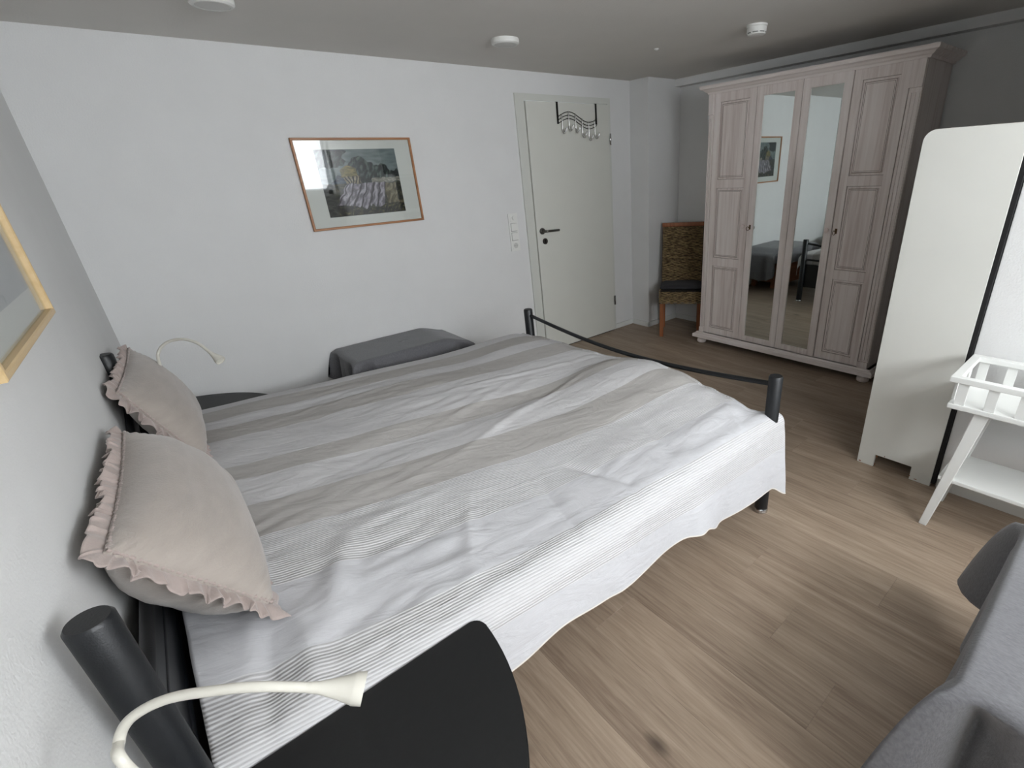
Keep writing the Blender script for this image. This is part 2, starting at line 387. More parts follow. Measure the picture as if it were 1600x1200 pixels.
for i in range(4):
    y1, y0 = YB[i]-.002, YB[i+1]+.002
    mir = i in (1, 2)
    st = .052
    bm = bmesh.new()
    xf, xb = XW-.016, XW+.008
    add_box(bm, xf, xb, y0, y0+st, ZB, ZT, .002); add_box(bm, xf, xb, y1-st, y1, ZB, ZT, .002)
    zs = [(ZB, .150), (1.925, ZT)] if mir else [(ZB, .160), (.708, .775), (1.322, 1.385), (1.925, ZT)]
    for a, b_ in zs: add_box(bm, xf+.0003, xb, y0+st, y1-st, a, b_, .002)
    d = ch(link('mirror_door' if mir else 'panel_door', bm, m_ward), wd); parts = [d]
    if mir:
        bm = bmesh.new(); add_box(bm, xf+.007, xf+.011, y0+st-.003, y1-st+.003, .147, 1.928)
        g = ch(link('mirror', bm, m_mirror), d); parts.append(g)
    else:
        for a, b_ in panels:
            bm = bmesh.new(); c0, c1 = y0+st-.001, y1-st+.001
            # raised and fielded panel: outer frame bead, bevelled field
            add_box(bm, xf+.010, xb-.004, c0, c1, a-.001, b_+.001)
            v = add_box(bm, xf+.0015, xf+.012, c0+.012, c1-.012, a+.013, b_-.013)
            for vv in v:
                if vv.co.x < xf+.005:
                    vv.co.y += .004 if vv.co.y < (c0+c1)/2 else -.004
                    vv.co.z += .004 if vv.co.z < (a+b_)/2 else -.004
            gb = bmesh.new()  # thin dark strips laid on the panel, groove shade drawn by colour
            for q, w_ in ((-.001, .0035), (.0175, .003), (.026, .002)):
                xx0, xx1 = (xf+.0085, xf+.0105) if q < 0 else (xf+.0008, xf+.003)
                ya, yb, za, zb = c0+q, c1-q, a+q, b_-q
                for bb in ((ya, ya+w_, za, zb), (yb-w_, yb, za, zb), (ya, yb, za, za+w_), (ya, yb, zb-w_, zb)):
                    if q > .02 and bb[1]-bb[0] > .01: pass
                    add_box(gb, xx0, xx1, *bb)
            gg = ch(link('groove_shade_strip', gb, m_groove), d); parts.append(gg)
            g = ch(link('raised_panel', bm, m_ward), d); parts.append(g)
    if i in (0, 2):
        ky = y0+.024
        kb = ch(lathe('knob', m_knob, [(0, .002), (.007, .002), (.007, -.010), (.014, -.014), (.017, -.021), (.014, -.028), (0, -.031)], (xf, ky, 1.043), axis='x', seg=20), d); parts.append(kb)
    if i in (1, 3):
        ky = y1-.026
        bm = bmesh.new(); add_box(bm, xf-.003, xf+.001, ky-.007, ky+.007, 1.018, 1.052, .002)
        add_tube(bm, [(xf-.002, ky, 1.036), (xf-.022, ky, 1.036)], .003, 8)
        kp = [(xf-.022, ky, 1.036)]+[(xf-.030, ky-.013*math.sin(t)*(1 if i == 1 else .6), 1.024-.0-.014*math.cos(t)+.003) for t in [PI+.0-k*2*PI/12 for k in range(13)]]
        add_tube(bm, kp[1:], .0022, 6, caps=False)
        kk = ch(link('key', bm, m_brass, None, False), d); parts.append(kk)
    if i == 1: hinge_tilt(parts, y1, 0.000)
    if i == 2: hinge_tilt(parts, y1, -0.024)

# ================================================================ BED
bed = thing('bed', 'black metal double bed with round tube posts and arched end rails', 'bed', (1.0, -1.72, 0))
BN, BF_ = -2.60, -.832; XF = 2.028; XH = -.012
for yy in (BN, BF_):
    for (xx, zt, r, tz) in ((XF, .69, .029, 0), (XH, .943, .031, 0)):
        p = ch(lathe('bed_post', m_black, [(0, .022), (r, .022), (r, zt-.006), (r-.004, zt), (0, zt)], (xx, yy, 0), seg=40), bed)
        ch(lathe('foot_cap', m_chrome, [(0, 0), (r-.004, 0), (r+.003, .004), (r+.003, .016), (r-.001, .022), (0, .022)], (xx, yy, 0), seg=32), p)
def arch(x, z_end, sag, n=28): return [(x, BF_+(BN-BF_)*k/n, z_end-sag*math.sin(PI*k/n)**1.0) for k in range(n+1)]
ch(tube('foot_rail', m_black, arch(XF, .652, .066), .011), bed)
ch(tube('foot_rail', m_black, [(XF, BF_, .475), (XF, BN, .475)], .011), bed)
ch(tube('head_rail', m_black, arch(XH, .73, .06), .013), bed)
ch(tube('head_rail', m_black, arch(XH, .66, .06), .011), bed)
ch(tube('head_rail', m_black, [(XH, BF_, .52), (XH, BN, .52)], .013), bed)
bm = bmesh.new(); add_box(bm, XH-.008, XH+.008, BN+.10, BF_-.10, .30, .70, .004); ch(link('headboard_panel', bm, m_black), bed)
for yy in (BN+.022, BF_-.022): ch(box('side_rail', m_black, XH+.02, XF-.02, yy-.014, yy+.014, .30, .42, bev=.004), bed)
ch(box('foot_board', m_black, XF-.03, XF-.008, BN+.02, BF_-.02, .17, .42, bev=.003), bed)
for k in range(12): ch(box('slat', m_chest, .08+k*.165, .08+k*.165+.07, BN+.03, BF_-.03, .205, .225, bev=.002), bed)
mt = box('mattress', m_mattress, .03, 1.985, BN+.045, BF_-.04, .225, .475, bev=.03)
tag(mt, 'thick white mattress under the striped bedspread', 'mattress')

# bedspread ------------------------------------------------------
def sstep(a, b, x):
    t = max(0, min(1, (x-a)/(b-a))); return t*t*(3-2*t)
def shift(x): return .19*(x-1)-.06*(x-1)**2
NEAR = 2.635; RAD = .075
def edge_far(x): return .485+.172*x
FOOT = [(.70, .53), (.9, .545), (1.07, .562), (1.38, .562), (1.6, .575), (1.80, .612), (1.98, .620), (2.14, .604), (2.29, .576), (2.46, .548), (2.56, .522), (2.8, .49)]
def topz(x, y):
    s = -y; ef = edge_far(x)
    b = max(0, min(1, (s-ef)/(NEAR-ef)))
    z = .505+.06*math.sin(PI*b)**.8
    f = sstep(1.35, 1.9, x)
    if f > 0:
        for (sa, za), (sb, zb) in zip(FOOT, FOOT[1:]):
            if sa <= s <= sb: t = (s-sa)/(sb-sa); z = z*(1-f)+f*(za+(zb-za)*t*t*(3-2*t)); break
    z += .012*math.exp(-((x-1.05)/.5)**2-((s-1.2)/.4)**2)
    z -= .014*math.exp(-((s-1.72)/.10)**2)*(.4+.6*sstep(0, .8, x))
    return z
def nz(x, y, f, seed): return noise.noise(Vector((x*f, y*f, seed)))
creases = [((1.13, -2.30), (1.22, -2.52), -.011, .016), ((1.22, -2.52), (1.16, -2.72), -.010, .02), ((1.36, -1.80), (.85, -1.97), .007, .022), ((.16, -2.28), (.10, -2.62), -.018, .03), ((.24, -2.33), (.20, -2.62), .014, .03), ((.62, -2.5), (.78, -2.2), .008, .02),
           ((1.75, -1.55), (1.15, -1.42), .007, .018), ((1.2, -1.62), (.95, -1.68), .006, .02), ((.55, -1.05), (.62, -1.35), -.008, .04),
           ((1.7, -1.75), (1.25, -1.85), .007, .016), ((1.9, -2.45), (1.78, -2.62), .009, .02), ((1.55, -2.25), (1.45, -2.62), -.009, .03), ((.2, -2.0), (.1, -2.55), .012, .03),
           ((.42, -2.12), (.27, -2.42), .020, .04), ((1.02, -2.2), (.93, -2.62), -.008, .02)]
def wrinkle(x, y):
    w = .011*nz(x, y*.8, 2.3, 1.7)+.006*nz(x*1.0, y*2.6, 2.6, 9.1)+.0035*nz(x+y*.4, y*1.5, 7, 2.2)
    q = nz(x, y, 1.6, 4.2); w += .0055*max(0, q+.2)*nz(x*.8, y*2.2, 11, 3.3)*2
    w += .0018*nz(x, y, 26, 8.8)*max(0, q+.25)
    for (a, b, h, wd_) in creases:
        ax, ay = a; bx, by = b; dx, dy = bx-ax, by-ay; L2 = dx*dx+dy*dy
        t = max(0, min(1, ((x-ax)*dx+(y-ay)*dy)/L2)); px, py = ax+dx*t-x, ay+dy*t-y
        d2 = px*px+py*py
        if d2 < (wd_*4)**2: w += h*math.exp(-d2/(wd_*wd_))*(1-.6*abs(2*t-1))
    return w
NU, NV = 250, 330
def spread(x_u, s, endk):
    """x_u along bed, s distance across from the back wall along the cloth"""
    ef = edge_far(x_u)
    if s < ef-.0:                        # far side drop
        d = ef-s; a = min(d/RAD, PI/2)
        y = -(ef-RAD*math.sin(a)); z = topz(x_u, -ef)-RAD*(1-math.cos(a))-max(0, d-RAD*PI/2)
        y += .0; return Vector((x_u, y, z+.3*wrinkle(x_u, -s)))
    e0 = NEAR-RAD
    if s <= e0:
        return Vector((x_u, -s, topz(x_u, -s)+wrinkle(x_u, -s)))
    d = s-e0; a = min(d/RAD, PI/2); dd = max(0, d-RAD*PI/2)
    z0 = topz(x_u, -e0)
    amp = min(1, dd/.3)
    wav = .009*math.sin(x_u*9+1.0+.8*math.sin(x_u*4))+.008*math.sin(x_u*17+2.2)*sstep(.6, 1.3, x_u)+.018*math.exp(-((x_u-1.44)/.05)**2)-.012*math.exp(-((x_u-1.60)/.05)**2)+.012*math.exp(-((x_u-1.02)/.05)**2)+.01*nz(x_u, -dd, 5, 6.6)
    y = -(e0+RAD*math.sin(a))-dd*.10-wav*amp-.3*wrinkle(x_u, -s)
    return Vector((x_u, y, z0-RAD*(1-math.cos(a))-dd*.99+(1-min(1, a))*wrinkle(x_u, -s)))
HEM = [(-1, .30), (.60, .285), (.74, .30), (.90, .275), (1.02, .255), (1.25, .275), (1.36, .25), (1.46, .20), (1.62, .19), (1.82, .175), (1.93, .105), (2.2, .085)]
def bs_v(j, x):
    lo = edge_far(x)-.17; e0 = NEAR-RAD
    for (xa, za), (xb, zb) in zip(HEM, HEM[1:]):
        if xa <= x <= xb: zh = za+(zb-za)*sstep(0, 1, (x-xa)/(xb-xa)); break
    else: zh = HEM[-1][1] if x > 1 else HEM[0][1]
    hi = e0+RAD*PI/2+(topz(x, -e0)-RAD-zh)/.99
    return lo+(hi-lo)*j/(NV-1)
def bsf(i, j):
    t = i/(NU-1)
    s = bs_v(j, .02+1.97*t)
    side = sstep(2.50, 2.64, s)
    xe = 1.985+(2.085-1.985)*side
    x0 = .015+.05*sstep(0.3, 1.7, 1.7-s)*0
    tt = min(1, t/.965)
    x = x0+(xe-x0)*tt
    p = spread(min(x, 2.07), s, 0); p.x = x
    if t > .965:                          # foot end turned down inside the rail / hanging at the side
        k = (t-.965)/.035
        p.z -= (1-side)*.13*k; p.x += (1-side)*.012*math.sin(k*PI/2)
        p.y += side*.05*k
    elif (1-side) > 0 and tt > .95:
        p.z -= (1-side)*.02*((tt-.95)/.05)**2
    return p
def bsuv(i, j):
    t = i/(NU-1); x = .015+2.0*t; s = bs_v(j, .02+1.97*t)
    return (x, s-shift(x)*(1-.55*sstep(2.1, 2.6, s)))
cm, n, l, b = nt('striped_bedspread')
uvn = n.new('ShaderNodeUVMap'); sp = n.new('ShaderNodeSeparateXYZ'); l.new(uvn.outputs[0], sp.inputs[0])
mr = n.new('ShaderNodeMapRange'); mr.inputs['From Min'].default_value = 0; mr.inputs['From Max'].default_value = 3
wn_ = n.new('ShaderNodeTexNoise'); wn_.inputs['Scale'].default_value = 3; l.new(uvn.outputs[0], wn_.inputs['Vector'])
wob = n.new('ShaderNodeMath'); wob.operation = 'MULTIPLY_ADD'; wob.inputs[1].default_value = .02
l.new(wn_.outputs[0], wob.inputs[0]); l.new(sp.outputs[1], wob.inputs[2]); l.new(wob.outputs[0], mr.inputs['Value'])
cr = n.new('ShaderNodeValToRGB'); cr.color_ramp.interpolation = 'CONSTANT'; els = cr.color_ramp.elements
WHT, GRY, PLN = lin((207, 206, 207)), lin((184, 181, 178)), lin((199, 199, 202))
bands = [(0, WHT), (.79, GRY), (.98, WHT), (1.11, GRY), (1.30, WHT), (1.61, GRY), (1.74, WHT), (1.94, GRY), (2.14, WHT), (2.37, PLN), (2.56, WHT), (2.73, PLN)]
els[0].position = 0; els[0].color = WHT; els[1].position = bands[1][0]/3; els[1].color = GRY
for v, c in bands[2:]:
    e = els.new(v/3); e.color = c
l.new(mr.outputs[0], cr.inputs[0])
rm = n.new('ShaderNodeValToRGB'); rm.color_ramp.interpolation = 'CONSTANT'; re_ = rm.color_ramp.elements
re_[0].color = (0, 0, 0, 1); re_[1].position = 2.14/3; re_[1].color = (1, 1, 1, 1)
for v, c in ((2.37, 0), (2.56, 1), (2.73, 0)):
    e = re_.new(v/3); e.color = (c, c, c, 1)
l.new(mr.outputs[0], rm.inputs[0])
# ribs
mm = n.new('ShaderNodeMath'); mm.operation = 'MULTIPLY'; mm.inputs[1].default_value = 2*PI/.0085; l.new(sp.outputs[1], mm.inputs[0])
sn = n.new('ShaderNodeMath'); sn.operation = 'SINE'; l.new(mm.outputs[0], sn.inputs[0])
rb = n.new('ShaderNodeMath'); rb.operation = 'MULTIPLY'; l.new(sn.outputs[0], rb.inputs[0]); l.new(rm.outputs[0], rb.inputs[1])
rr = n.new('ShaderNodeMapRange'); rr.inputs['From Min'].default_value = -1; rr.inputs['From Max'].default_value = -.1
rr.inputs['To Min'].default_value = .80; rr.inputs['To Max'].default_value = 1; l.new(rb.outputs[0], rr.inputs['Value'])
# woven streaks in the white bands
mp = n.new('ShaderNodeMapping'); mp.inputs['Scale'].default_value = (30, 420, 1); l.new(uvn.outputs[0], mp.inputs[0])
wt = n.new('ShaderNodeTexNoise'); wt.inputs['Scale'].default_value = 1; wt.inputs['Detail'].default_value = 3; l.new(mp.outputs[0], wt.inputs['Vector'])
wr = n.new('ShaderNodeMapRange'); wr.inputs['From Min'].default_value = .35; wr.inputs['From Max'].default_value = .65
wr.inputs['To Min'].default_value = .95; wr.inputs['To Max'].default_value = 1.02; l.new(wt.outputs[0], wr.inputs['Value'])
m1 = n.new('ShaderNodeMath'); m1.operation = 'MULTIPLY'; l.new(rr.outputs[0], m1.inputs[0]); l.new(wr.outputs[0], m1.inputs[1])
hs = n.new('ShaderNodeHueSaturation'); l.new(cr.outputs[0], hs.inputs['Color']); l.new(m1.outputs[0], hs.inputs['Value'])
l.new(hs.outputs[0], b.inputs['Base Color']); b.inputs['Roughness'].default_value = .9; b.inputs['Specular IOR Level'].default_value = .15
b1 = n.new('ShaderNodeBump'); b1.inputs['Strength'].default_value = .38; b1.inputs['Distance'].default_value = .002; l.new(rb.outputs[0], b1.inputs['Height'])
cn = n.new('ShaderNodeTexNoise'); cn.inputs['Scale'].default_value = 9; cn.inputs['Detail'].default_value = 6; cn.inputs['Distortion'].default_value = 1.6
cmp_ = n.new('ShaderNodeMapping'); cmp_.inputs['Scale'].default_value = (.7, 1.6, 1); l.new(uvn.outputs[0], cmp_.inputs[0]); l.new(cmp_.outputs[0], cn.inputs['Vector'])
b0 = n.new('ShaderNodeBump'); b0.inputs['Strength'].default_value = .45; b0.inputs['Distance'].default_value = .012; l.new(cn.outputs[0], b0.inputs['Height']); l.new(b0.outputs[0], b1.inputs['Normal'])
b2 = n.new('ShaderNodeBump'); b2.inputs['Strength'].default_value = .25; b2.inputs['Distance'].default_value = .001
l.new(wt.outputs[0], b2.inputs['Height']); l.new(b1.outputs[0], b2.inputs['Normal']); l.new(b2.outputs[0], b.inputs['Normal'])
bsp = grid_mesh('bedspread', cm, NU, NV, bsf, uvf=bsuv)
md = bsp.modifiers.new('thick', 'SOLIDIFY'); md.thickness = .003; md.offset = -1
tag(bsp, 'white and grey striped cotton bedspread laid over the double bed', 'bedspread')
hem = tube('hem', mat('hem_thread', (214, 208, 200), .9), [bsf(i, NV-1)+Vector((0, -.001, .002)) for i in range(0, NU-6, 1)], .0035, seg=6); hem.parent = bsp

# bedside quarter-round tables -----------------------------------
def bedside(yc, sgn, label):
    t = thing('bedside_table', label, 'bedside table', (0, yc, 0), 'quarter-round bedside tables')
    A, B, zt = .568, .625, .50; wx = wl(yc+sgn*B)+.012
    B = .605 if sgn > 0 else B; out = [(wx, 0)]
    R = .03; th0 = .055
    out.append((A*math.cos(th0)-R, 0)); 
    for k in range(1, 6): 
        a = k/6*PI/2; out.append((A*math.cos(th0)-R+R*math.sin(a)*.95, sgn*(R-R*math.cos(a))))
    n_ = 30
    for k in range(n_+1):
        a = th0+(PI/2-th0)*k/n_; out.append((max(wx, A*math.cos(a)), sgn*B*math.sin(a)))
    out.append((wx, sgn*B)) if out[-1][0] > wx+.001 else None
    bm = bmesh.new(); lo = [bm.verts.new((p[0], p[1], zt-.020)) for p in out]; hi = [bm.verts.new((p[0], p[1], zt)) for p in out]
    bm.faces.new(lo); bm.faces.new(hi)
    for i in range(len(out)): bm.faces.new((lo[i], lo[(i+1) % len(out)], hi[(i+1) % len(out)], hi[i]))
    bmesh.ops.recalc_face_normals(bm, faces=bm.faces)
    ee = [e for e in bm.edges if abs(e.verts[0].co.z-e.verts[1].co.z) < 1e-5]
    bmesh.ops.bevel(bm, geom=ee, offset=.003, segments=2, affect='EDGES')
    o = link('tabletop', bm, m_blackw, t)
    lg = lathe('leg', m_black, [(0, 0), (.02, 0), (.02, .48), (0, .48)], (.27, sgn*.27, 0), t, seg=20)
    bm = bmesh.new(); add_box(bm, .02, .45, sgn*.05-.012, sgn*.05+.012, .445, .481, .002); link('bracket', bm, m_black, t)
    return t
bedside(-2.618, -1, 'black quarter-round bedside table in the foreground')
bedside(-.800, 1, 'black quarter-round bedside table on the far side of the bed')

# gooseneck reading lamps ----------------------------------------
def lamp(path, label, base):
    t = thing('reading_lamp', label, 'lamp', base, 'gooseneck reading lamps')
    P = smooth_path(path, 10); rel = [p-Vector(base) for p in P]
    bm = bmesh.new(); add_tube(bm, rel, .0062, 14); link('gooseneck', bm, m_lamp, t, True)
    d = (P[-1]-P[-2]).normalized(); e = rel[-1]
    prof_ = [(-.002, .0062), (.012, .0075), (.035, .013), (.052, .0185), (.054, .0195), (.066, .0200), (.066, .017), (.060, .016)]
    q = Vector((0, 0, 1)).rotation_difference(d)
    bm = bmesh.new(); rings = []
    for h, r in prof_: rings.append([bm.verts.new(e+q @ Vector((r*math.cos(2*PI*k/28), r*math.sin(2*PI*k/28), h))) for k in range(28)])
    for i in range(len(rings)-1):
        for k in range(28): bm.faces.new((rings[i][k], rings[i][(k+1) % 28], rings[i+1][(k+1) % 28], rings[i+1][k]))
    bm.faces.new(rings[0]); bm.faces.new(rings[-1]); bmesh.ops.recalc_face_normals(bm, faces=bm.faces)
    autosmooth(link('lamp_head', bm, m_lamp, t), 40)
    lathe('base', m_lamp, [(0, 0), (.030, 0), (.030, .006), (.012, .014), (.009, .03), (0, .03)], (0, 0, 0), t, seg=24)
    return t
bn = (.028, -2.86, .50)
pn = [Vector(bn)+Vector((0, 0, .02)), Vector((.015, -2.80, .66))]+[Vector(q) for q in [(0.0136, -2.8621, 0.8949), (0.0085, -2.824, 0.9027), (0.0288, -2.8257, 0.929), (0.0693, -2.8491, 0.9481), (0.1209, -2.8896, 0.9547), (0.1594, -2.9177, 0.951), (0.201, -2.9425, 0.9334)]]
lamp(pn, 'cream gooseneck reading lamp in the foreground over the black table', bn)
bf_ = (.09, -.60, .50)
pf = [Vector(bf_)+Vector((0, 0, .02)), Vector((.10, -.66, .68))]+[Vector(q) for q in [(0.1346, -0.8278, 0.8323), (0.1472, -0.7758, 0.8886), (0.1862, -0.7849, 0.9293), (0.2421, -0.8262, 0.9407), (0.2857, -0.8748, 0.9224), (0.3111, -0.9178, 0.8874)]]
lamp(pf, 'white gooseneck reading lamp behind the far ruffled cushion', bf_)

# ruffled cushions -----------------------------------------------
def cushion(TN, TF, BN_, BF2, label, thick, seed, back=.5):
    TN, TF, BN_, BF2 = map(Vector, (TN, TF, BN_, BF2)); c = (TN+TF+BN_+BF2)/4
    t = thing('ruffled_cushion', label, 'cushion', tuple(Vector((c.x, c.y, min(BN_.z, BF2.z)))), 'taupe ruffled cushions')
    org = Vector(t.location)
    nrm = (BN_-TN).cross(TF-TN).normalized()
    if nrm.x < 0: nrm = -nrm
    def P(u, v):                          # u near->far, v top->bottom, 0..1
        p = (TN*(1-u)+TF*u)*(1-v)+(BN_*(1-u)+BF2*u)*v
        # sides pulled in between the corners
        p += (c-p)*(.10*(1-abs(2*u-1)**2)*abs(2*v-1)**3*0.6)
        return p
    def T(u, v):
        a = max(0, 1-abs(2*u-1)**2.6)**.5; b2 = max(0, 1-abs(2*v-1)**2.6)**.5; return a*b2
    bm = bmesh.new(); N = 56; G = {}
    for side in (1, -1):
        for i in range(N+1):
            for j in range(N+1):
                edge = i in (0, N) or j in (0, N)
                if edge and side == -1: G[(side, i, j)] = G[(1, i, j)]; continue
                u, v = .5-.5*math.cos(PI*i/N), .5-.5*math.cos(PI*j/N)
                h = T(u, v)*(thick if side == 1 else thick*back)
                p = P(u, v)+nrm*side*h
                w = .008*noise.noise(Vector((u*3, v*4, seed+side)))+.004*noise.noise(Vector((u*5, v*22, seed+3)))*T(u, v)
                eg = min(u, 1-u, v, 1-v)
                w += .004*math.exp(-eg/.05)*math.sin((u+v if min(u, 1-u) > min(v, 1-v) else v-u)*95)*(0 if edge else 1)
                p += nrm*side*w*(0 if edge else 1)
                p -= Vector((0, 0, (.02 if side == 1 else .05)*T(u, v)))
                G[(side, i, j)] = bm.verts.new(p-org)
    for side in (1, -1):
        for i in range(N):
            for j in range(N):
                q = (G[(side, i, j)], G[(side, i+1, j)], G[(side, i+1, j+1)], G[(side, i, j+1)])
                bm.faces.new(q if side == 1 else tuple(reversed(q)))
    bmesh.ops.recalc_face_normals(bm, faces=bm.faces)
    link('cover', bm, m_cush, t, True)
    # ruffle strip round the seam
    K = 900; per = []
    L = [(TF-TN).length, (BF2-TF).length, (BN_-BF2).length, (TN-BN_).length]; tot = sum(L)
    for k in range(K):
        d = tot*k/K
        if d < L[0]: u, v, nn = d/L[0], 0, Vector((0, -1))
        elif d < L[0]+L[1]: u, v, nn = 1, (d-L[0])/L[1], Vector((1, 0))
        elif d < L[0]+L[1]+L[2]: u, v, nn = 1-(d-L[0]-L[1])/L[2], 1, Vector((0, 1))
        else: u, v, nn = 0, 1-(d-L[0]-L[1]-L[2])/L[3], Vector((-1, 0))
        eu = (TF-TN).normalized(); ev = ((BN_-TN)+(BF2-TF)).normalized()
        per.append((P(u, v), eu*nn.x+ev*nn.y, d))
    dirs = [p[1] for p in per]; sm_ = []
    for k in range(K):
        s_ = Vector((0, 0, 0))
        for q in range(-16, 17): s_ += dirs[(k+q) % K]
        sm_.append(s_.normalized())
    R = 8
    def rf(i, j):
        p, _, d = per[i]; o = sm_[i]; k = j/(R-1)
        ph = 2*PI*d/.024+3.0*noise.noise(Vector((d*13, seed, 0)))*2.5
        am = .55+.9*noise.noise(Vector((d*21, seed, 9))); wv = (.0085*k+.002)*math.sin(ph)*am*(1 if j else .6)+.006*k*math.sin(ph*.37+seed)
        wid = .046*(1+.30*noise.noise(Vector((d*14, seed, 5)))+.10*noise.noise(Vector((d*70, seed, 5))))
        g = nrm*(wv+.010*k*noise.noise(Vector((d*6, 2, seed)))) + o*wid*k + Vector((0, 0, -.012*k*k))
        tg = nrm.cross(o).normalized()*(.008*k*math.cos(ph*.5+1))
        q = p+g+tg+o*(-.004)
        q.x = max(q.x, wl(q.y)+.004)
        return q-org
    r = grid_mesh('ruffle', m_cush2, K, R, rf, t, closed_u=True)
    r.modifiers.new('thick', 'SOLIDIFY').thickness = .0015
    bm = bmesh.new()
    pts = [per[i % K][0]-org+nrm*.006+sm_[i % K]*(-.003+.0025*math.sin(i*1.4)) for i in range(0, K+1, 2)]
    add_tube(bm, pts, [.0035+.0018*math.sin(i*2.1) for i in range(len(pts))], 6, caps=False)
    link('gathered_seam', bm, m_cush2, t, True)
    return t
cushion((-.010, -2.345, .905), (.010, -1.57, .860), (.190, -2.325, .598), (.150, -1.52, .610), 'large taupe ruffled cushion at the front of the headboard', .120, 1.3, 1.05)
cushion((.005, -1.20, .885), (.052, -.60, .900), (.160, -1.37, .600), (.175, -.72, .600), 'taupe ruffled cushion at the far end of the headboard', .095, 7.9, .7)

# ================================================================ FRAMED PICTURES
def picture_mesh(name, parent, nx, ny, mapf, colf, x0):
    me_v = []; fs = []; cols = []
    for j in range(ny+1):
        for i in range(nx+1):
            me_v.append(mapf(i/nx, j/ny)); cols.append(colf(i/nx, j/ny))
    for j in range(ny):
        for i in range(nx):
            a = j*(nx+1)+i; fs.append((a, a+1, a+nx+2, a+nx+1))
    me = bpy.data.meshes.new(name); me.from_pydata(me_v, [], fs)
    ca = me.color_attributes.new('print', 'FLOAT_COLOR', 'POINT')
    fl_ = []
    for c in cols: fl_ += list(c)
    ca.data.foreach_set('color', fl_)
    m, n, l, b = nt(name+'_print'); at = n.new('ShaderNodeVertexColor'); at.layer_name = 'print'
    l.new(at.outputs[0], b.inputs['Base Color']); b.inputs['Roughness'].default_value = .8
    me.materials.append(m); o = bpy.data.objects.new(name, me); COL.objects.link(o); ch(o, parent); return o
def mixc(a, b, t): return tuple(a[i]*(1-t)+b[i]*t for i in range(3))
def N2(x, y, f, s): return noise.noise(Vector((x*f, y*f, s)))
def landscape(u, v):
    """field furrows, hut, dark trees and pale sky in broad brush strokes; v runs bottom to top"""
    x = u+.020*N2(u, v, 11, 1); y = v+.022*N2(u, v, 10, 2)
    sa = max(0, min(1, .5+1.3*N2(x*1.0+y*.7, y*2.4, 17, 5)+.5*N2(x, y, 55, 15)))
    sb = max(0, min(1, .5+1.5*N2(x*2.2-y*.8, y*.8, 15, 25)+.5*N2(x, y, 60, 35)))
    c = mixc((98, 110, 112), (134, 144, 142), .5+.9*N2(x, y*3, 8, 3))
    hill = .60+.30*math.exp(-((x-.50)/.19)**2)+.15*math.exp(-((x-.80)/.10)**2)+.07*math.exp(-((x-.97)/.05)**2)+.035*N2(x, 0, 22, 4)-.12*sstep(.0, .2, .25-x)
    if y < hill: c = mixc((22, 30, 32), (88, 102, 94), sb*sb)
    if y < hill and x < .28: c = mixc((36, 46, 62), (74, 90, 104), sa)
    if x < .33+.06*N2(0, y, 14, 6) and y > .76-.3*max(0, .13-x)+.06*N2(x, y, 13, 7)+.25*max(0, x-.24): c = mixc((24, 32, 34), (72, 82, 78), sb*sb)
    if .25 < x < .45 and .60 < y < .71+.05*math.sin((x-.25)*15.7): c = mixc((92, 84, 50), (150, 136, 86), sa)
    if .28 < x < .48 and .49 < y < .60: c = (44, 42, 38) if math.sin(x*150+4*N2(x, y, 9, 9)) > .25 else mixc((120, 108, 88), (168, 158, 136), sa)
    if y < .50-.02*x:
        c = mixc((34, 36, 32), (84, 82, 66), sa)
        if x > .78: c = mixc((82, 76, 56), (138, 128, 104), sb)
        if x > .93 and y > .2: c = mixc((40, 40, 34), (80, 78, 64), sa)
    lx = .06+.24*(y-.08)/.42; rx = .72+.08*(y-.08)/.42
    if .12+.05*N2(x, 0, 20, 2) < y < .49 and lx < x < rx:
        w = (x-lx)/(rx-lx); r = math.sin(w*2*PI*6.2+1.6*N2(x, y, 7, 1))
        c = mixc(mixc((112, 106, 114), (178, 172, 180), sb), (62, 58, 62), max(0, r-.45)*1.7)
    if .49 < y < .56 and x > .62: c = mixc((112, 110, 100), (160, 156, 146), sa)
    if y < .13+.04*math.sin(x*9): c = mixc((26, 26, 22), (86, 82, 58), sa*sb*1.4)
    if x < .12 and y < .45: c = mixc((28, 30, 28), (76, 76, 70), sa)
    return lin(tuple(max(0, q-6) for q in c))
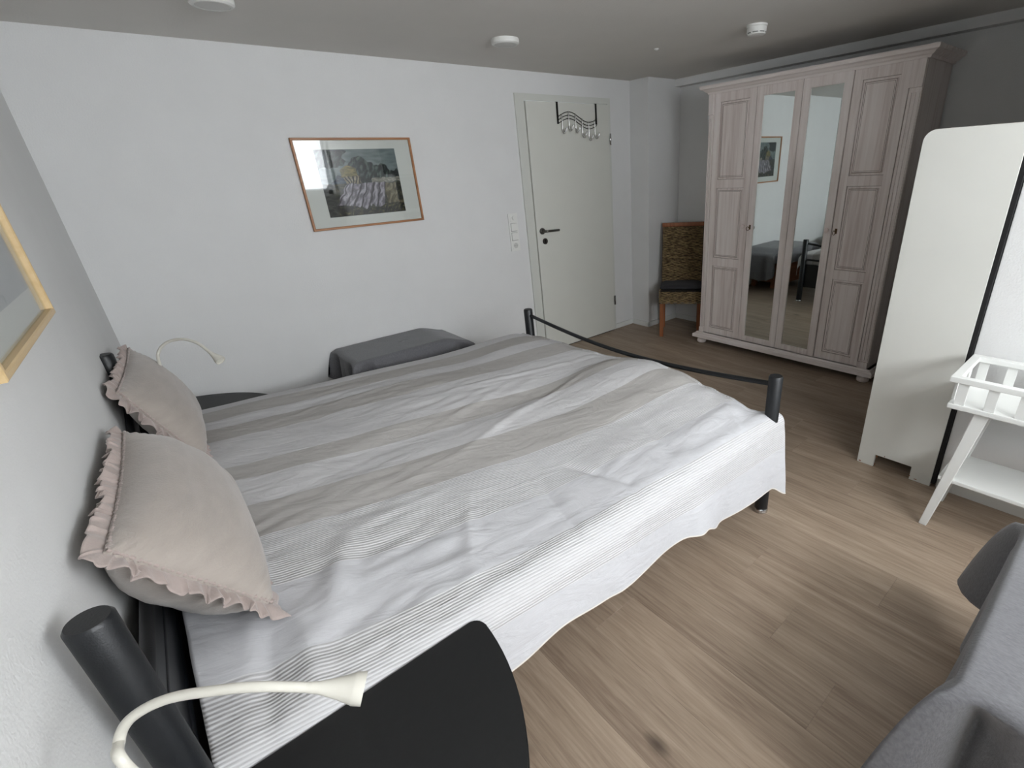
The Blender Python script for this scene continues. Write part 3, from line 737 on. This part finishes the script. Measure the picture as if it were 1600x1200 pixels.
def frame_pic(name, label, to, W_, H_, bw, depth, mf, mat_col, opening, colf, glass):
    """to(a, b, d): a across, b up, d out of the wall"""
    t = thing(name, label, 'picture', tuple(to(W_/2, 0, 0)), None)
    bm = bmesh.new()
    def prof4(inset, d): return [to(inset, inset, d), to(W_-inset, inset, d), to(W_-inset, H_-inset, d), to(inset, H_-inset, d)]
    rings = [prof4(0, .0), prof4(0, depth-.002), prof4(.003, depth), prof4(bw-.003, depth), prof4(bw, depth-.003), prof4(bw, .006)]
    for k in range(4):                   # four mitred sides
        for a in range(len(rings)-1):
            bm.faces.new([bm.verts.new(rings[a][k]), bm.verts.new(rings[a][(k+1) % 4]), bm.verts.new(rings[a+1][(k+1) % 4]), bm.verts.new(rings[a+1][k])])
    bmesh.ops.remove_doubles(bm, verts=bm.verts, dist=1e-6); bmesh.ops.recalc_face_normals(bm, faces=bm.faces)
    ch(link('frame', bm, mf), t)
    def quad(nm, a0, a1, b0, b1, d0, d1, m):
        bm = bmesh.new()
        vs = [bm.verts.new(to(a, b, d)) for d in (d0, d1) for a, b in ((a0, b0), (a1, b0), (a1, b1), (a0, b1))]
        for f in ((0, 1, 2, 3), (7, 6, 5, 4), (0, 4, 5, 1), (1, 5, 6, 2), (2, 6, 7, 3), (3, 7, 4, 0)): bm.faces.new([vs[q] for q in f])
        bmesh.ops.recalc_face_normals(bm, faces=bm.faces); return ch(link(nm, bm, m), t)
    quad('mount_board', bw-.001, W_-bw+.001, bw-.001, H_-bw+.001, .001, .007, mat(name+'_board', mat_col, .9))
    a0, a1, b0, b1 = opening
    picture_mesh('print', t, 240, 165, lambda u, v: to(a0+(a1-a0)*u, b0+(b1-b0)*v, .0078), colf, 0)
    quad('glass', bw-.001, W_-bw+.001, bw-.001, H_-bw+.001, .0095, .0112, glass)
    return t
pg, n, l, b = nt('picture_glass'); n.remove(b)
tr = n.new('ShaderNodeBsdfTransparent'); tr.inputs[0].default_value = (.96, .97, .97, 1); gl = n.new('ShaderNodeBsdfGlossy'); gl.inputs['Roughness'].default_value = .0
lw = n.new('ShaderNodeLayerWeight'); lw.inputs[0].default_value = .5; pw = n.new('ShaderNodeMath'); pw.operation = 'POWER'; pw.inputs[1].default_value = 4.5; l.new(lw.outputs['Facing'], pw.inputs[0]); fr = n.new('ShaderNodeMath'); fr.operation = 'MULTIPLY_ADD'; fr.inputs[1].default_value = .75; fr.inputs[2].default_value = .028; l.new(pw.outputs[0], fr.inputs[0]); mx = n.new('ShaderNodeMixShader')
l.new(fr.outputs[0], mx.inputs[0]); l.new(tr.outputs[0], mx.inputs[1]); l.new(gl.outputs[0], mx.inputs[2]); l.new(mx.outputs[0], n['Material Output'].inputs[0])
frame_pic('framed_landscape', 'brown-framed landscape print on the wall left of the door', lambda a, b_, d: Vector((1.068+a, -.002-d, 1.250+b_)), .720, .515, .013, .020, m_cherry,
          (214, 214, 208), (.115, .605, .070, .452), landscape, pg)
def greyprint(u, v):
    w = .5+.5*N2(u, v, 4, 3); c = mixc((150, 152, 154), (166, 168, 170), w)
    q = N2(u*1.0, v*2.5, 9, 12); 
    if q > .22 and u > .5 and v < .55: c = mixc(c, (108, 112, 114), min(1, (q-.22)*3))
    return lin(c)
def toleft(a, b_, d):
    y = -1.452-a; return Vector((wl(y)+.002+d, y, 1.217+b_))
frame_pic('framed_grey_print', 'pale pine-framed grey print on the headboard wall at the left edge', toleft, .745, .53, .016, .024, m_pine,
          (214, 214, 206), (.075, .67, .085, .45), greyprint, pg)

# ================================================================ SWITCHES
sw = thing('switch_plate', 'vertical white plate of switches and a socket beside the door', 'switch', (2.535, 0, .94))
ch(box('cover_frame', m_plast, 2.492, 2.578, -.009, -.0005, .937, 1.225, bev=.003), sw)
m_seam = mat('plastic_recess', (150, 150, 146), .6)
for k, z0 in enumerate((1.155, 1.084, 1.013, .942)):
    if k in (1, 2):
        r_ = ch(box('rocker', m_plast, 2.507, 2.563, -.016, -.006, z0+.009, z0+.065, bev=.002), sw)
        ch(box('rocker_gap', m_seam, 2.505, 2.565, -.0095, -.006, z0+.0045, z0+.0675, bev=0), r_)
    elif k == 3:
        s_ = ch(box('socket_insert', m_plast, 2.507, 2.563, -.0115, -.006, z0+.009, z0+.065, bev=.002), sw)
        ch(lathe('socket_ring', mat('socket_recess', (196, 196, 192), .5), [(.0175, -.0125), (.021, -.0125), (.021, -.010), (.0175, -.010)], (2.535, 0, z0+.037), axis='y', seg=24), s_)
        bm = bmesh.new()
        for dx in (-.0095, .0095): add_tube(bm, [(2.535+dx, -.0128, z0+.037), (2.535+dx, -.011, z0+.037)], .0024, 8)
        ch(link('pin_hole', bm, m_dark), s_)
    else:
        s_ = ch(box('dial_insert', m_plast, 2.507, 2.563, -.0115, -.006, z0+.009, z0+.065, bev=.002), sw)
        ch(lathe('dial', m_plast, [(0, -.022), (.014, -.022), (.0155, -.019), (.0165, -.010), (0, -.010)], (2.538, 0, z0+.037), axis='y', seg=24), s_)

# ================================================================ OVER-DOOR HOOK RACK
hk = thing('hook_rack', 'dark wire hook rack with six chrome double hooks hung over the door', 'hook rack', (3.26, -.03, 1.75))
for xx in (3.050, 3.470):
    bm = bmesh.new(); add_box(bm, xx-.009, xx+.009, -.031, -.0285, 1.857, 2.0125, 0); add_box(bm, xx-.009, xx+.009, -.031, -.012, 2.0103, 2.0122, 0)
    ch(link('strap', bm, m_gun), hk)
def wave(t, o): return (3.052+.416*t, -.036, 1.915-.0-.012*t+.033*math.sin(2*PI*t*1.0-.15)-o)
for o in (0, .024, .048):
    ch(tube('wire', m_gun, [wave(k/40, o) for k in range(41)], .0030, seg=8), hk)
for k in range(6):
    t_ = .075+k*.172; w0 = wave(t_, 0); x_, z_ = w0[0], w0[2]
    bm = bmesh.new()
    add_tube(bm, smooth_path([(x_, -.041, z_+.004), (x_, -.042, z_-.07), (x_, -.042, z_-.118), (x_+.002, -.052, z_-.138), (x_+.006, -.068, z_-.132), (x_+.009, -.074, z_-.108)], 4), .0036, 8)
    add_tube(bm, smooth_path([(x_, -.042, z_-.105), (x_+.009, -.056, z_-.125), (x_+.018, -.066, z_-.118), (x_+.022, -.070, z_-.098)], 4), .0032, 8)
    for q in ((x_+.009, -.074, z_-.106), (x_+.022, -.070, z_-.096)):
        r_ = bmesh.ops.create_icosphere(bm, subdivisions=2, radius=.0058); bmesh.ops.translate(bm, vec=q, verts=r_['verts'])
    ch(link('hook', bm, m_chrome, None, True), hk)

# ================================================================ CEILING FIXTURES
def clight(x, y, label):
    t = thing('ceiling_light', label, 'ceiling light', (x, y, H-.028), 'flat round ceiling lights')
    lathe('housing', m_plast, [(0, .028), (.078, .028), (.080, .022), (.078, .006), (.070, 0), (.062, 0), (.062, .004), (0, .004)], (0, 0, 0), t, seg=48)
    lathe('diffuser', m_diff, [(0, .006), (.062, .006), (.061, .001), (.04, -.0015), (0, -.002)], (0, 0, 0), t, seg=48)
clight(2.135, -.725, 'flat round white ceiling light nearest the door')
clight(.745, -.735, 'flat round white ceiling light cut by the top edge above the bed')
sd = thing('smoke_detector', 'round white smoke detector on the ceiling before the wardrobe', 'smoke detector', (3.22, -1.655, H-.0504)); sd.scale = (1.22, 1.22, 1.2)
lathe('mounting_base', m_plast, [(0, .042), (.047, .042), (.047, .034), (.044, .033), (.044, .012), (0, .012)], (0, 0, 0), sd, seg=40)
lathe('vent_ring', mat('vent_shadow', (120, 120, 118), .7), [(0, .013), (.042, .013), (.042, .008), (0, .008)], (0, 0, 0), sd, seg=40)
for k in range(8):
    a = 2*PI*k/8; bm = bmesh.new(); add_box(bm, .036, .0435, -.004, .004, .007, .0135); bmesh.ops.rotate(bm, cent=(0, 0, 0), matrix=Matrix.Rotation(a, 3, 'Z'), verts=bm.verts)
    link('vent_fin', bm, m_plast, sd)
lathe('sensor_cap', m_plast, [(0, .008), (.041, .008), (.039, .003), (.030, 0), (0, 0)], (0, 0, 0), sd, seg=40)
ch(lathe('blanking_cap', m_plast, [(0, H), (.016, H), (.015, H-.004), (.008, H-.009), (0, H-.010)], (3.146, -.976, 0), seg=24), ceil)

# ================================================================ TALL WHITE CABINET SEEN FROM ITS SIDE
cb = thing('cabinet', 'tall white cabinet seen from its plain side with rounded top corner', 'cabinet', (3.0, -2.92, 0))
def side_panel(x0, x1):
    y0, y1, h, R = -3.088, -2.746, 1.587, .045
    out = [(y1, 0), (y1, h-R)]+[(y1-R+R*math.cos(a), h-R+R*math.sin(a)) for a in [k*PI/16 for k in range(1, 9)]]
    out += [(y0, h), (y0, 0), (y0+.092, 0), (y0+.092, .072), (y0+.262, .072), (y0+.262, 0)]
    return prism('side_panel', m_cab, out, 'x', x0, x1, bev=.0012)
ch(side_panel(2.760, 2.778), cb); ch(side_panel(3.442, 3.460), cb)
for z0 in (.08, .45, .80, 1.15, 1.545): ch(box('shelf', m_cab, 2.778, 3.442, -3.085, -2.765, z0, z0+.02, bev=.001), cb)
ch(box('back_panel', mat('black_back_panel', (14, 14, 15), .8), 2.762, 3.458, -3.1055, -3.0885, .02, 1.58, bev=0), cb)
for (a, c) in ((-2.757, -.0), (-2.835, 0), (-3.005, 0), (-3.07, 0)):
    pass
for q, (yy, zz, w_, h_) in enumerate(((-2.765, .006, .010, .006), (-2.838, .060, .005, .010), (-2.872, .075, .003, .008), (-3.0, .018, .006, .004), (-3.03, .01, .012, .004), (-2.835, .012, .004, .012))):
    ch(box('chipped_spot', m_chest, 2.7594, 2.7606, yy, yy+w_, zz, zz+h_, bev=0), cb)

# ================================================================ PLANT STAND
ps = thing('plant_stand', 'white wooden plant stand with slatted tray rail and splayed legs', 'plant stand', (2.565, -3.48, 0))
PX0, PX1, PY0, PY1 = 2.400, 2.730, -3.86, -3.117
ch(box('tray', m_white, PX0+.004, PX1-.004, PY0, PY1-.012, .580, .600, bev=.004), ps)
bm = bmesh.new(); rz0, rz1, rw = .690, .712, .030
add_box(bm, PX0, PX0+rw, PY0, PY1, rz0, rz1, .003); add_box(bm, PX1-rw, PX1, PY0, PY1, rz0, rz1, .003)
add_box(bm, PX0+rw-.001, PX1-rw+.001, PY1-rw, PY1, rz0+.0005, rz1-.0005, .003); add_box(bm, PX0+rw-.001, PX1-rw+.001, PY0, PY0+rw, rz0+.0005, rz1-.0005, .003)
ch(link('top_rail', bm, m_white), ps)
for xx in (PX0+.014, PX1-.014):
    for yy in [PY1-.030-k*.094 for k in range(8)]:
        if yy > PY0+.02: ch(box('slat', m_white, xx-.005, xx+.005, yy-.034, yy, .600, .690, bev=.002), ps)
for yy in (PY1-.016, PY0+.014):
    for xx in (PX0+.05, PX0+.135, PX0+.22): ch(box('slat', m_white, xx, xx+.04, yy-.005, yy+.005, .600, .690, bev=.002), ps)
def splay(x0, x1, sgn, yb, yt, zb, zt_, wb, wt):
    return prism('leg', m_white, [(yb-sgn*0, zb), (yb+sgn*wb, zb), (yt+sgn*wt, zt_), (yt, zt_)], 'x', x0, x1, bev=.002)
for x0 in (2.425, 2.665):
    ch(splay(x0, x0+.026, -1, -3.140, -3.218, 0, .580, .030, .048), ps); ch(splay(x0, x0+.026, 1, -3.836, -3.758, 0, .580, .030, .048), ps)
ch(box('lower_shelf', m_white, 2.428, 2.690, -3.800, -3.162, .245, .262, bev=.004), ps)
for yy in (-3.255, -3.74): ch(box('apron', m_white, 2.452, 2.664, yy, yy+.02, .54, .58), ps)

# ================================================================ CHESTS UNDER GREY CLOTHS
def chest(x0, x1, y0, y1, zt_, label):
    t = thing('wooden_chest', label, 'chest', ((x0+x1)/2, (y0+y1)/2, 0), 'wooden chests under grey cloths')
    X0, X1, Y0, Y1 = x0-(x0+x1)/2, x1-(x0+x1)/2, y0-(y0+y1)/2, y1-(y0+y1)/2
    bm = bmesh.new(); add_box(bm, X0, X1, Y0, Y1, .08, zt_-.07, .006); link('body', bm, m_chest, t)
    bm = bmesh.new(); add_box(bm, X0-.0, X1+.0, Y0-.0, Y1+.0, zt_-.068, zt_-.008, .02); link('lid_cushion', bm, m_seatcush, t)
    for a in (X0+.02, X1-.08):
        for b_ in (Y0+.02, Y1-.08): bm = bmesh.new(); add_box(bm, a, a+.06, b_, b_+.06, 0, .08, .004); link('foot', bm, m_chest, t)
    bm = bmesh.new(); add_box(bm, X0+.06, X1-.06, Y0-.008, Y0+.002, .14, zt_-.14, .004); link('front_panel', bm, m_chest, t)
    return t
def drape(x0, x1, y0, y1, zt_, hem, flare, label, sag=None, seed=0, fold=(0, 0, 0, 0)):
    """cloth over a box; hem(side) length of drop for sides 0:+y 1:+x 2:-y 3:-x, folded and flared at corners"""
    W_, D_ = x1-x0, y1-y0; R = .014; per = []
    n_e = 70
    segs = [((x0, y1), (x1, y1), (0, 1), 0), ((x1, y1), (x1, y0), (1, 0), 1), ((x1, y0), (x0, y0), (0, -1), 2), ((x0, y0), (x0, y1), (-1, 0), 3)]
    for a, b_, nn, sd_ in segs:
        for k in range(n_e): 
            t = k/n_e; per.append((a[0]+(b_[0]-a[0])*t, a[1]+(b_[1]-a[1])*t, nn, sd_, t))
    K = len(per); cx_, cy_ = (x0+x1)/2, (y0+y1)/2
    NT, NS = 16, 26
    info = []
    for k in range(K):
        x_, y_, nn, sd_, t = per[k]; Ls = W_ if sd_ in (0, 2) else D_
        dist = min(t, 1-t)*Ls
        prv, nxt = (sd_-1) % 4, (sd_+1) % 4
        c = math.exp(-(dist/.028)**2)
        h = hem[sd_]; 
        other = hem[prv] if t < .5 else hem[nxt]
        h = h*(1-.5*c)+other*.5*c
        on = segs[prv][2] if t < .5 else segs[nxt][2]
        dg = Vector((nn[0]+on[0]*c, nn[1]+on[1]*c)).normalized()
        valley = math.exp(-((dist-.085)/.035)**2)*flare[0]*.40+fold[sd_]*math.exp(-((dist-.052)/.020)**2)
        info.append((x_, y_, dg, c, h, valley, dist))
    bx = lambda k, m_: info[k]
    def f(i, j):
        x_, y_, dg, c, h, val, dist = info[i]
        if j < NT:                        # top, rings from the centre out
            q = (j/(NT-1)); q = q**.8
            X, Y = cx_+(x_-cx_)*q, cy_+(y_-cy_)*q; z = zt_
            e = (1-q)*min(W_, D_)/2
            if e < R: z -= R-math.sqrt(max(0, R*R-(R-e)**2))
            X2, Y2 = X, Y
            if sag: z += sag(X2, Y2)
            z += .002*noise.noise(Vector((X*9, Y*9, seed)))
            return Vector((X, Y, z))
        k = (j-NT+1)/NS
        fo = flare[0]*c*k**.55+.014*k-val*min(1, k*3)**.8+.010*k*math.sin(dist*38+seed)
        z = zt_-R-k*h + (sag(x_, y_) if sag else 0)*(1-k)
        z += .012*k*noise.noise(Vector((x_*8, y_*8, seed)))
        z -= .05*c*k
        return Vector((x_+dg[0]*(fo+.004), min(y_+dg[1]*(fo+.004), -.004), max(z, .012)))
    o = grid_mesh('grey_throw', m_cloth, K, NT+NS, f, closed_u=True)
    o.modifiers.new('thick', 'SOLIDIFY').thickness = .002
    return tag(o, label, 'throw', 'grey cloths over the chests')
chest(1.02, 1.60, -.41, -.04, .495, 'dark brown wooden chest against the back wall behind the bed')
drape(.985, 1.79, -.435, -.012, .508, (.03, .36, .16, .20), (.07,), 'grey cloth over the chest by the back wall', lambda x, y: -.055*sstep(1.58, 1.80, x), 2)
chest(1.275, 1.87, -3.86, -3.515, .485, 'wooden chest in the near right corner under the cloth')
drape(1.185, 1.915, -3.89, -3.475, .500, (.33, .33, .33, .36), (.15,), 'grey cloth draped over the chest in the near right corner', None, 5, (0, 0, 0, .075))

# ================================================================ RATTAN CHAIR
rc = thing('rattan_chair', 'woven rattan chair with high back and wooden legs beside the wardrobe', 'chair', (3.93, -.56, 0), rz=0)
AX = Vector((.60, -.80, 0)).normalized(); BX = Vector((.80, .60, 0)).normalized(); O = Vector((3.735, -.525, 0))
CW, CDp = .385, .36
def cp(a, b_, z): return O+AX*a+BX*b_+Vector((0, 0, z))-Vector(rc.location)
def cbox(nm, m, a0, a1, b0, b1, z0, z1, lean=0, bev=.003, taper=0, par=None):
    bm = bmesh.new(); vs = add_box(bm, a0, a1, b0, b1, z0, z1, bev)
    for v in bm.verts:
        a, b_, z = v.co; b_ += lean*(z-z0)
        if taper and z < (z0+z1)/2: a = (a0+a1)/2+(a-(a0+a1)/2)*taper; b_ = (b0+b1)/2+(b_-(b0+b1)/2)*taper
        v.co = cp(a, b_, z)
    return link(nm, bm, m, par or rc)
rat, n, l, b = nt('woven_rattan')
tc = n.new('ShaderNodeTexCoord'); t1 = n.new('ShaderNodeTexNoise'); t1.inputs['Scale'].default_value = 1.0; t1.inputs['Detail'].default_value = 4
mp = n.new('ShaderNodeMapping'); mp.inputs['Scale'].default_value = (22, 22, 110); l.new(tc.outputs['Object'], mp.inputs[0]); l.new(mp.outputs[0], t1.inputs['Vector'])
r = n.new('ShaderNodeValToRGB'); r.color_ramp.elements[0].position = .35; r.color_ramp.elements[0].color = lin((74, 56, 36)); r.color_ramp.elements[1].position = .65; r.color_ramp.elements[1].color = lin((170, 146, 104))
l.new(t1.outputs[0], r.inputs[0]); l.new(r.outputs[0], b.inputs['Base Color']); b.inputs['Roughness'].default_value = .7
def weave(nm, a0, a1, za, zb, bb, lean, row_h, nst):
    """horizontal strands going over and under uprights, joined as one woven sheet"""
    bm = bmesh.new(); rows = int((zb-za)/row_h)
    for k in range(rows):
        z = za+row_h*(k+.5); pts = []
        for q in range(nst*4+1):
            t = q/(nst*4); ph = PI*nst*t+(PI if k % 2 else 0)
            pts.append(cp(a0+(a1-a0)*t, bb(z)-.006-.006*math.sin(ph), z+.0015*math.sin(q*1.7+k)))
        add_tube(bm, pts, row_h*.43, 5)
    o = link(nm, bm, rat, rc, True); o['kind'] = 'stuff'; return o
for a0 in (.0, CW-.036):
    cbox('leg', m_teak, a0, a0+.036, .0, .036, 0, .322, taper=1)
    cbox('leg', m_teak, a0, a0+.036, CDp-.036, CDp, 0, .40)
seat_z = .445
cbox('seat_core', mat('rattan_core', (26, 19, 12), .9), .006, CW-.006, .008, CDp, .33, seat_z, bev=.004)
weave('seat_weave', 0, CW, .320, seat_z, lambda z: .010, 0, .0115, 12)
bm = bmesh.new()
for side in (0, 1):
    for k in range(11):
        z = .320+.0115*(k+.5); pts = []
        for q in range(41):
            t = q/40; pts.append(cp((-.002-.0045*math.sin(PI*10*t+(PI if k % 2 else 0))) if side == 0 else CW+.002+.0045*math.sin(PI*10*t), .0+CDp*t, z))
        add_tube(bm, pts, .0053, 5)
o = link('side_weave', bm, rat, rc, True); o['kind'] = 'stuff'
bl = .16
cbox('back_core', mat('rattan_core_back', (26, 19, 12), .9), .012, CW-.012, CDp-.030, CDp-.008, seat_z, .985, lean=bl, bev=.004)
weave('back_weave', .004, CW-.004, seat_z, .975, lambda z: CDp-.030+bl*(z-seat_z), 0, .0125, 11)
for a0 in (-.004, CW-.020): cbox('back_post', mat('dark_back_post', (58, 48, 38), .7), a0, a0+.024, CDp-.036, CDp-.004, seat_z-.03, .985, lean=bl)
cbox('top_rail', m_teak, -.006, CW+.006, CDp-.042+bl*(.975-seat_z), CDp+.0+bl*(.975-seat_z), .972, 1.008, bev=.008)
# seat cushion (own thing)
bm = bmesh.new(); add_box(bm, .0, 1, .0, 1, .0, 1)
bmesh.ops.subdivide_edges(bm, edges=bm.edges, cuts=9, use_grid_fill=True)
for v in bm.verts:
    a, b_, z = v.co; ea = 1-abs(2*a-1)**5; eb = 1-abs(2*b_-1)**5
    hh = .045*(max(.0, ea*eb)**.35)
    q = O+AX*(-.002+(CW+.0)*a)+BX*(-.004+(CDp-.040)*b_)
    zz = seat_z+.004+.020+(z-.5)*hh*.85+.004*noise.noise(Vector((a*4, b_*4, 2)))
    v.co = (q.x, q.y, zz)
sc_ = link('seat_cushion', bm, m_seatcush, None, True)
tag(sc_, 'dark grey seat pad lying on the rattan chair', 'seat cushion')
